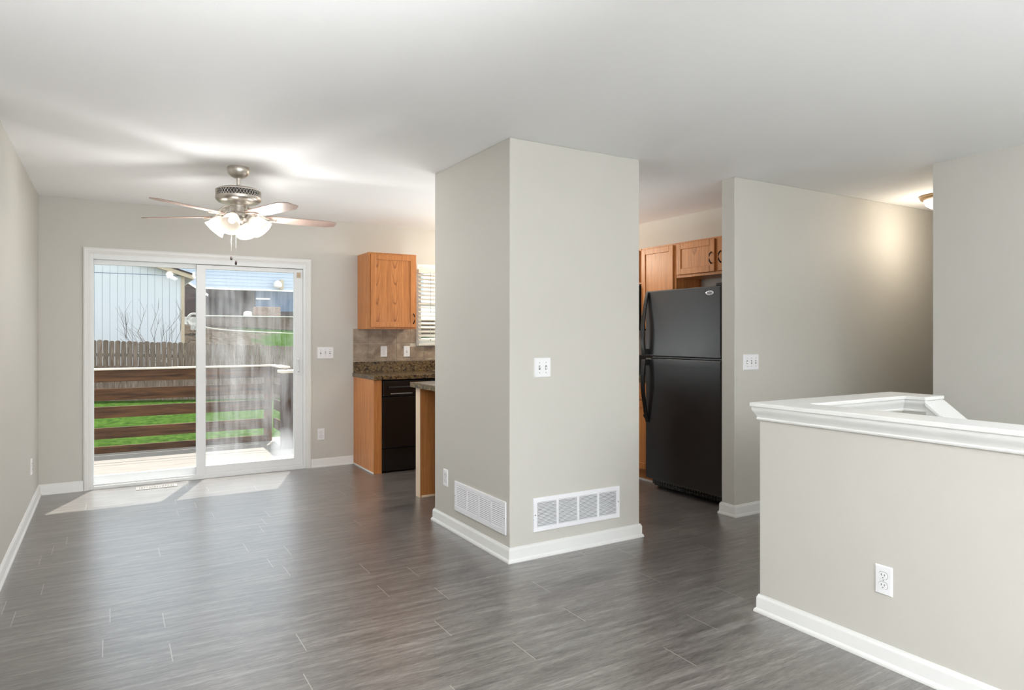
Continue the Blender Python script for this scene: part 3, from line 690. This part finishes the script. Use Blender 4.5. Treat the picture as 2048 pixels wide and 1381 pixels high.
# refrigerator
fz = kx('refrigerator', 'black top-freezer refrigerator with pebbled doors', 'refrigerator', 3.93, 4.350, 0)
fw = .828
obj('cabinet', MB().box(.012, fw-.006, .068, .70, .03, 1.665), M['fridge'], fz, .004)
obj('freezer_door', MB().box(0, fw, 0, .062, 1.122, 1.676), M['fridge'], fz, .009)
obj('refrigerator_door', MB().box(0, fw, 0, .062, .085, 1.108), M['fridge'], fz, .009)
obj('hinge_cover', MB().box(fw-.07, fw+.008, .02, .12, 1.678, 1.700), M['blackmat'], fz, .004)
def fr_handle(z0, z1, taper_low):
    b = MB(); n = 12; vs = []
    for i in range(n+1):
        s = i/n; z = z0+(z1-z0)*s
        bow = .052*math.sin(PI*(.12+.76*s)) if True else 0
        if taper_low: bow = .055*min(1, (s*1.9)**.8)*(1-.25*max(0, s-.8)/.2)
        else: bow = .055*min(1, ((1-s)*1.9)**.8)*(1-.25*max(0, .2-s)/.2)
        wd = .016 + .006*(s if taper_low else 1-s)
        x = .030
        for (px, py) in ((x-wd, -bow+.006), (x+wd, -bow+.006), (x+wd, -bow-.012), (x-wd, -bow-.012)): vs.append((px, py, z))
    fs = [(i*4+k, (i+1)*4+k, (i+1)*4+(k+1) % 4, i*4+(k+1) % 4) for i in range(n) for k in range(4)]+[(0, 1, 2, 3), (n*4+3, n*4+2, n*4+1, n*4)]
    b.add(vs, fs)
    b.box(.016, .046, -.05, .001, (z1-.05 if taper_low else z0), (z1 if taper_low else z0+.05)); return b
obj('freezer_handle', fr_handle(1.135, 1.665, False), M['black'], fz, .004)
obj('refrigerator_handle', fr_handle(.56, 1.095, True), M['black'], fz, .004)
m_ = Matrix.Translation((fw-.105, -.002, 1.625)) @ Matrix.Rotation(R(90), 4, 'X') @ Matrix.Diagonal((1, .42, 1, 1))
bg_ = obj('brand_badge', MB().lathe([(.041, -.002), (.041, .003), (.034, .005)], 28, m_), M['chrome'], fz, label='oval chrome badge with grey centre')
obj('badge_centre', MB().lathe([(.028, .0048), (.028, .0058)], 24, m_), M['badge'], bg_)
kg = MB().box(.03, fw-.02, .075, .10, .02, .082)
for k in range(26): kg.box(.045+k*.029, .045+k*.029+.008, .066, .076, .028, .076)
kg.box(.03, fw-.02, .066, .076, .048, .054)
obj('base_grille', kg, M['black'], fz)
lb = MB()
random.seed(4)
for k in range(15):
    x_ = .06+k*.048+random.uniform(-.01, .01); lb.box(x_, x_+random.uniform(.008, .022), .0735, .0749, .058, .070)
obj('grille_highlights', lb, M['steel'], fz, label='highlights on the base grille built as small bright boxes')  # glints in the grille modelled as pale metal pieces
for s in (.06, fw-.06): obj('foot', MB().lathe([(.018, 0), (.018, .03)], 12, Matrix.Translation((s, .13, 0))), M['blackmat'], fz)

# ------------------------------------------------------------------ ceiling fan
FX, FY = .745, 4.854
fan = thing('ceiling_fan', 'brushed nickel ceiling fan with four lit glass shades near the glass door', 'ceiling fan', (FX, FY, H))
T = lambda z: z-H
obj('canopy', MB().lathe([(.068, 0), (.070, -.006), (.070, -.028), (.064, -.046), (.048, -.062), (.030, -.072), (.02, -.074)], 40), M['nickel'], fan, smooth=True)
obj('downrod', MB().lathe([(.014, -.07), (.014, -.15)], 20).lathe([(.022, -.140), (.022, -.152)], 24), M['nickel'], fan, smooth=True)
obj('motor_housing', MB().lathe([(.02, T(2.300)), (.08, T(2.299)), (.128, T(2.290)), (.144, T(2.281)), (.1455, T(2.277)), (.1455, T(2.274)), (.139, T(2.273)), (.139, T(2.238)), (.1455, T(2.237)), (.1465, T(2.225)), (.143, T(2.214)), (.128, T(2.200)), (.10, T(2.191)), (.06, T(2.188)), (.02, T(2.186))], 64), M['nickel'], fan, smooth=True)
obj('vent_band', MB().lathe([(.1395, T(2.2735)), (.1398, T(2.2735)), (.1398, T(2.2375)), (.1395, T(2.2375))], 64, cap=False), M['slot'], fan, label='dark pierced band round the motor')
lt = MB(); nl = 44
for k in range(nl):
    for sgn in (-1, 1):
        a0 = 2*PI*k/nl; a1 = a0+sgn*2*PI/nl*1.0
        am = (a0+a1)/2
        p = [(.1428*math.cos(a0+(a1-a0)*t), .1428*math.sin(a0+(a1-a0)*t), T(2.2375+.036*t)) for t in (0, .5, 1)]
        lt.tube(p, .0022, 4)
obj('lattice', lt, M['nickel'], fan)
obj('switch_housing', MB().lathe([(.050, T(2.19)), (.052, T(2.182)), (.046, T(2.178)), (.047, T(2.135)), (.05, T(2.13)), (.060, T(2.122)), (.062, T(2.105)), (.055, T(2.095)), (.036, T(2.088)), (.034, T(2.075)), (.031, T(2.058)), (.022, T(2.048)), (.006, T(2.044))], 40), M['nickel'], fan, smooth=True)
def fan_blade(a):
    ca, sa = math.cos(a), math.sin(a)
    Rz = Matrix.Rotation(a, 4, 'Z'); pitch = Matrix.Rotation(R(-9), 4, 'X')
    Tz = Matrix.Translation((0, 0, T(2.105)))
    B = Rz @ Tz @ pitch
    out = [(.17, -.048), (.20, -.056), (.40, -.064), (.60, -.066), (.66, -.038), (.662, .038), (.60, .066), (.40, .064), (.20, .056), (.17, .048)]
    b = obj('blade', MB().prism(out, -.003, .002, 'z', B), M['blade'], fan, label='pale wood-grain fan blade')
    top = [(x*1.0, y*1.0) for x, y in out]
    obj('blade_top', MB().prism(top, .002, .0035, 'z', B), M['blade_edge'], b, label='dark upper face of the blade')
    ir = MB()
    for k in (-1, 1):
        pts = [(.085, k*.012, .055), (.11, k*.020, .045), (.14, k*.030, .016), (.165, k*.034, -.006), (.20, k*.030, -.008), (.235, k*.014, -.008), (.245, 0, -.008)]
        ir.tube([B @ Vector(p) for p in pts], [.008, .008, .008, .007, .007, .007, .006], 8)
    ir.box(.16, .20, -.034, .034, -.009, -.004, B)
    for p in ((.18, -.02), (.18, .02), (.228, 0)): ir.lathe([(.006, -.014), (.006, -.006)], 10, B @ Matrix.Translation((p[0], p[1], 0)))
    obj('blade_iron', ir, M['nickel'], fan, smooth=True)
for deg in (145, 73, 1, -71, -143): fan_blade(R(deg))
def shade(a):
    Rz = Matrix.Rotation(a, 4, 'Z')
    ax = Rz @ Matrix.Translation((.062, 0, T(2.118))) @ Matrix.Rotation(R(135), 4, 'Y')   # local +Z points out and down
    arm = MB().tube([(Rz @ Vector(p)) for p in ((.045, 0, T(2.115)), (.065, 0, T(2.12)), (.08, 0, T(2.105)))], .010, 10).lathe([(.012, -.0), (.028, .012), (.031, .03), (.030, .042)], 24, ax)
    obj('lamp_socket', arm, M['nickel'], fan, smooth=True)
    pr = [(.031, .030), (.036, .042), (.047, .062), (.055, .085), (.060, .108), (.064, .128), (.073, .146), (.071, .146), (.062, .128), (.057, .108), (.052, .085), (.044, .062), (.033, .042), (.029, .032)]
    s = obj('lamp_shade', MB().lathe(pr, 36, ax, cap=False), M['shade'], fan, smooth=True, label='lit frosted bell glass shade')
    obj('bulb', MB().sphere((0, 0, 0), .022, 8).__class__().lathe([(.001, .045), (.014, .05), (.022, .07), (.02, .09), (.001, .1)], 16, ax, False), M['bulb'], s, smooth=True)
    p = ax @ Vector((0, 0, .185))
    l = light('fan_lamp', 'POINT', (FX+p.x, FY+p.y, H+p.z), 6, (1, .985, .97), shadow_soft_size=.035)
for deg in (-30.9+x for x in (-178, -88, 2, 92)): shade(R(deg))
for (dx_, dy_, zz) in ((-.03, -.045, 1.835), (.012, -.072, 1.800)):
    # local camera-left / towards camera offsets
    px_ = dx_*.858+dy_*.513; py_ = -dx_*.513+dy_*.858
    ch = obj('pull_chain', MB().tube([(px_*.55, py_*.55, T(2.09)), (px_, py_, T(2.08)), (px_, py_, T(zz))], .0013, 6), M['nickel'], fan)
    obj('chain_pull', MB().lathe([(.002, 0), (.007, -.012), (.008, -.024), (.003, -.03)], 12, Matrix.Translation((px_, py_, T(zz)))), M['bronze'], ch, smooth=True)

# ------------------------------------------------------------------ ceiling lights
def dome(loc, label, e):
    t = thing('ceiling_light', label, 'ceiling light', loc)
    obj('rim', MB().lathe([(.165, 0), (.168, -.012), (.160, -.03), (.140, -.036), (.130, -.03)], 40), M['pan'], t, smooth=True)
    obj('glass_dome', MB().lathe([(.138, -.03), (.136, -.05), (.122, -.078), (.09, -.10), (.05, -.112), (.012, -.116), (.001, -.116)], 40, cap=False), M['dome'], t, smooth=True)
    light('ceiling_lamp', 'POINT', (loc[0], loc[1], loc[2]-.30), e, (1, .88, .72), shadow_soft_size=.1)
M['pan'] = plain('brushed_brass_rim', srgb(178, 150, 118), .35, .7)
dome((5.80, 2.885, H), 'flush dome ceiling light in the hall, cut by the right wall', 7)
dome((3.45, 5.75, H), 'assumed flush dome ceiling light in the kitchen, unseen behind the column', 22)  # unseen kitchen lamp, assumed; dome copied from the hall fixture

# ------------------------------------------------------------------ outdoors
DZt = -.10
dk = MB(); random.seed(2); yy = YB+.17
while yy < 9.45:
    dk.box(-2.6, 2.15+random.uniform(-.003, .003), yy, yy+.139, DZt-.035, DZt+random.uniform(-.002, .002)); yy += .1445
deck = thing('deck', 'sun-bleached wooden deck outside the glass door', 'deck', (0, 8, DZt))
obj('deck_boards', dk, M['deckboard'], deck, .003, world=True)
obj('joists', MB().box(-2.6, 2.15, 9.36, 9.42, -.32, -.138).box(-2.6, 2.15, YB+.17, YB+.21, -.32, -.138).box(-2.55, -2.5, YB+.21, 9.36, -.32, -.138).box(2.05, 2.1, YB+.21, 9.36, -.32, -.138), M['rail'], deck, world=True)
rl = thing('deck_railing', 'brown horizontal board railing along the far edge of the deck', 'railing', (0, 9.3, DZt))
zb = [(.745, .885), (.527, .665), (.318, .450), (.072, .202)]
for a, b in zb: obj('rail_board', MB().box(-2.6, 1.80, 9.27, 9.305, a, b), M['rail'], rl, .003, world=True)
obj('kick_board', MB().box(-2.6, 1.80, 9.27, 9.305, -.098, -.018), M['rail'], rl, .003, world=True)
obj('rail_cap', MB().box(-2.6, 1.90, 9.235, 9.38, .885, .905), M['railtop'], rl, .004, world=True)
for x_ in (1.80, -.45-.6, -2.6): obj('post', MB().box(x_-.045, x_+.045, 9.305, 9.395, -.5, .885), M['post'], rl, .004, world=True)
sr = thing('deck_railing', 'short return railing at the right end of the deck ending in a dark post', 'railing', (1.85, 8.6, DZt))
for a, b in zb: obj('rail_board', MB().box(1.855, 1.89, 8.60, 9.27, a, b), M['rail'], sr, .003, world=True)
obj('rail_cap', MB().box(1.81, 1.95, 8.72, 9.235, .886, .906), M['railtop'], sr, .004, world=True)
obj('newel_post', MB().box(1.80, 1.995, 8.50, 8.60, DZt, .83), M['darkpost'], sr, .006, world=True)
obj('post_cap', MB().box(1.79, 2.005, 8.49, 8.72, .832, .866), M['railtop'], sr, .006, world=True)
# yard
def grid(x0, x1, nx, ys, zf):
    vs = []; nx1 = nx+1
    for y in ys:
        for i in range(nx1):
            x = x0+(x1-x0)*i/nx; vs.append((x, y, zf(x, y)))
    fs = [(j*nx1+i, j*nx1+i+1, (j+1)*nx1+i+1, (j+1)*nx1+i) for j in range(len(ys)-1) for i in range(nx)]
    return MB().add(vs, fs)
yz = lambda x, y: -.52-.030*(x)*max(0, min(1, (y-9)/12))
struct('ground_lawn', grid(-14, 22, 24, [6.9, 9, 12, 15, 18, 21, 22.1], yz), M['lawn'], 'bright green lawn beyond the deck', 'lawn')
def hz2(x, y):
    t = max(0, min(1, (y-22.1)/(32.9-22.1))); z0 = yz(x, 22.1)
    return z0+(1.72-.05*(x-3.6)-z0)*(t**1.1)
struct('ground_bank', grid(-14, 22, 36, [22.1, 24, 26, 28, 30, 31.5, 32.9], hz2), M['bank'], 'sloping bank of mulch and grass behind the fence', 'bank')
struct('ground_terrace', MB().box(-14, 22, 33.0, 50, 1.0, 2.1), M['stone'])
# fence
fc = thing('picket_fence', 'weathered dog-eared wooden privacy fence across the back yard', 'fence', (0, 21.5, -.5))
x_ = -3.0
random.seed(5)
while x_ < 8.6:
    zt = 1.155-.0405*(x_+.38)+random.uniform(-.012, .012); zg = -.60-.03*x_
    w_ = .1295
    obj('picket', MB().prism([(x_, zg), (x_+w_, zg), (x_+w_, zt-.028), (x_+w_-.03, zt), (x_+.03, zt), (x_, zt-.028)], 21.5, 21.518, 'y'), M['picket'], fc, world=True)
    x_ += .1415
for dz_ in (.25, 1.3): 
    vs = []
    for y in (21.52, 21.56):
        for x in (-3.0, 8.6):
            for z in (-.6, -.51): vs.append((x, y, z+dz_-.036*x))
    obj('stringer', MB().add(vs, [(0, 1, 3, 2), (4, 6, 7, 5), (0, 4, 5, 1), (2, 3, 7, 6), (0, 2, 6, 4), (1, 5, 7, 3)]), M['picket'], fc, world=True)
# neighbour's outbuilding
sh = thing('neighbor_garage', 'white building with vertical panel siding behind the fence at left', 'building', (-1, 26, .3))
eave = 3.36; sx = 2.11; rk = .315
wl = MB(); x_ = sx
ztop = lambda x: eave+(sx-x)*rk
gx = sx-.15
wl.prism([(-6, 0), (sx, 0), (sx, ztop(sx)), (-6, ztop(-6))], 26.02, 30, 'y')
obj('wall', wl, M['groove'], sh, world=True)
pb = MB(); x_ = 1.96+.005
while x_ > -6: pb.box(x_-.2115, x_, 26.0, 26.02, 0, min(3.335, 99)); pb.prism([(x_-.212, 3.36), (x_, 3.36), (x_, ztop(x_)), (x_-.212, ztop(x_-.212))], 26.0, 26.02, 'y'); x_ -= .22
pb.box(1.973, sx, 26.0, 26.02, 0, 3.335)
obj('siding', pb, M['shed'], sh, world=True)
obj('corner_trim', MB().box(sx, sx+.115, 25.97, 26.1, 0, eave-.02), M['tan'], sh, world=True)
obj('rake_board', MB().prism([(sx+.38, ztop(sx+.38)-.02), (sx+.38, ztop(sx+.38)+.14), (-6, ztop(-6)+.14), (-6, ztop(-6)-.0)], 25.72, 25.76, 'y'), M['tan'], sh, world=True)
obj('soffit', MB().prism([(sx+.36, ztop(sx+.36)-.01), (sx+.36, ztop(sx+.36)+.02), (-6, ztop(-6)+.03), (-6, ztop(-6)+.0)], 25.76, 30, 'y'), M['tan'], sh, world=True)
obj('roof', MB().prism([(sx+.45, ztop(sx+.45)+.12), (sx+.45, ztop(sx+.45)+.18), (-6, ztop(-6)+.21), (-6, ztop(-6)+.14)], 25.7, 30.2, 'y'), M['shingle'], sh, world=True)
obj('gutter', MB().prism([(sx+.38, 3.24), (sx+.46, 3.27), (sx+.50, 3.38), (sx+.38, 3.38)], 25.72, 30, 'y'), M['gutter'], sh, .01, world=True)
# house on the rise
hs = thing('neighbor_house', 'house on the rise with pale blue lap siding above a dark lower storey', 'house', (8, 37, 2.1))
obj('lower_wall', MB().box(3.0, 16, 37.6, 37.8, 2.0, 3.72), M['darkwall'], hs, world=True)
obj('blue_wall_panel', MB().box(6.6, 16, 37.5, 37.6, 2.55, 3.66), M['bluegrey'], hs, world=True, label='blue-grey wall section')
sd_ = MB(); z_ = 3.66
while z_ < 8.2:
    sd_.add([(2.2, 36.98, z_), (16, 36.98, z_), (16, 37.0, z_+.17), (2.2, 37.0, z_+.17)], [(0, 1, 2, 3)])
    sd_.add([(2.2, 36.98, z_), (16, 36.98, z_), (16, 37.0, z_), (2.2, 37.0, z_)], [(0, 3, 2, 1)]); z_ += .17
sd_.box(2.2, 16, 37.0, 37.6, 3.66, 8.2)
obj('upper_siding', sd_, M['lap'], hs, world=True)
obj('belly_band', MB().box(2.2, 16, 36.93, 37.0, 3.60, 3.68), M['gutter'], hs, world=True)
obj('window', MB().box(9.0, 9.4, 37.48, 37.5, 2.4, 2.9), M['gutter'], hs, world=True)
obj('shelf', MB().box(6.6, 7.3, 37.3, 37.5, 3.16, 3.24), M['gutter'], hs, world=True)
lo = thing('lean_to', 'dark shingled lean-to with a white rake beside the white building', 'shed', (3.6, 34.4, 2.1))
obj('wall', MB().prism([(2.2, 2.1), (3.9, 2.1), (3.9, 3.15), (2.7, 3.98), (2.2, 3.98)], 34.6, 36.4, 'y'), M['darkwall'], lo, world=True)
obj('rake_board', MB().prism([(2.7, 3.96), (2.73, 4.05), (3.97, 3.20), (3.94, 3.11)], 34.5, 34.6, 'y'), M['gutter'], lo, world=True)
rw = thing('retaining_wall', 'brown timber retaining wall with pale cap at the top of the bank', 'retaining wall', (8, 32.95, 1.6))
obj('wall_timbers', MB().box(3.3, 18, 32.9, 33.05, 1.2, 2.12), M['block'], rw, world=True)
obj('cap', MB().box(3.3, 18, 32.84, 33.1, 2.12, 2.17), M['stone'], rw, .01, world=True)
pl = obj('stone_planter', MB().box(5.85, 6.98, 33.2, 33.9, 2.1, 2.62), M['stonebox'], bevel=.03); tag(pl, 'brown stone box planter on top of the retaining wall', 'planter')
bn = obj('patio_tub', MB().lathe([(.16, 0), (.2, .1), (.19, .24), (.1, .3), (.01, .31)], 18, Matrix.Translation((5.55, 33.5, 2.36-.26))), M['stone'], smooth=True); tag(bn, 'small rounded white tub beside the stone planter', 'tub')
ed = obj('garden_edging', MB().tube([(3.15+.5*t+.0, 31.9+.03*t, hz2(3.15+.5*t, 31.9)+.04+.25*math.exp(-t*1.1)) for t in [k*.5 for k in range(24)]], .035, 6), M['stone'], smooth=True); tag(ed, 'pale curved edging along the top of the bank', 'edging')
rk_ = obj('hose_reel', MB().tube([(3.02+.24*math.cos(R(a)), 31.2, 1.92+.26*math.sin(R(a))) for a in range(60, 331, 15)], .05, 8).tube([(3.02, 31.15, 1.92), (3.02, 31.3, 1.92)], .11, 10).box(2.9, 3.2, 31.1, 31.3, 1.5, 1.7), M['stone'], smooth=True); tag(rk_, 'pale round hose reel on the bank beside the white building', 'hose reel')
# bare shrub
random.seed(11)
sb_ = MB()
def branch(p, d, L_, r, n):
    pts = [p]; q_ = Vector(p)
    for k in range(4):
        q_ = q_+d*L_/4; d = (d+Vector((random.uniform(-.12, .12), random.uniform(-.08, .08), random.uniform(-.03, .12)))).normalized(); pts.append(q_.copy())
    sb_.tube(pts, [r*(1-.15*i) for i in range(5)], 5)
    if n:
        for k in range(3):
            i = random.choice((2, 3, 4)); s = random.uniform(-.9, .9)
            branch(pts[i], (d+Vector((s, random.uniform(-.3, .3), random.uniform(-.1, .5)))).normalized(), L_*.55, r*.55, n-1)
for a in (-1.6, -1.15, -.75, -.4, 0, .35, .75): branch(Vector((1.50, 24.0, .25)), Vector((a, 0, 1)).normalized(), 1.15+.25*abs(a), .014, 2)
so_ = obj('bare_shrub', sb_, M['branch']); tag(so_, 'leafless shrub with thin twigs in front of the white building', 'shrub')
wl_ = thing('wall_shape', 'white bell shape on a tan bracket under the siding at the top right of the fogged pane', 'light', (7.55, 36.86, 3.9))  # white bell shape and tan bracket set against the house siding
obj('housing', MB().lathe([(.04, .0), (.14, -.06), (.22, -.2), (.2, -.34), (.05, -.42)], 18, Matrix.Translation((0, -.25, .25))), M['gutter'], wl_, smooth=True)
obj('bracket', MB().box(.15, .32, -.15, .1, -.2, .3), M['tan'], wl_)
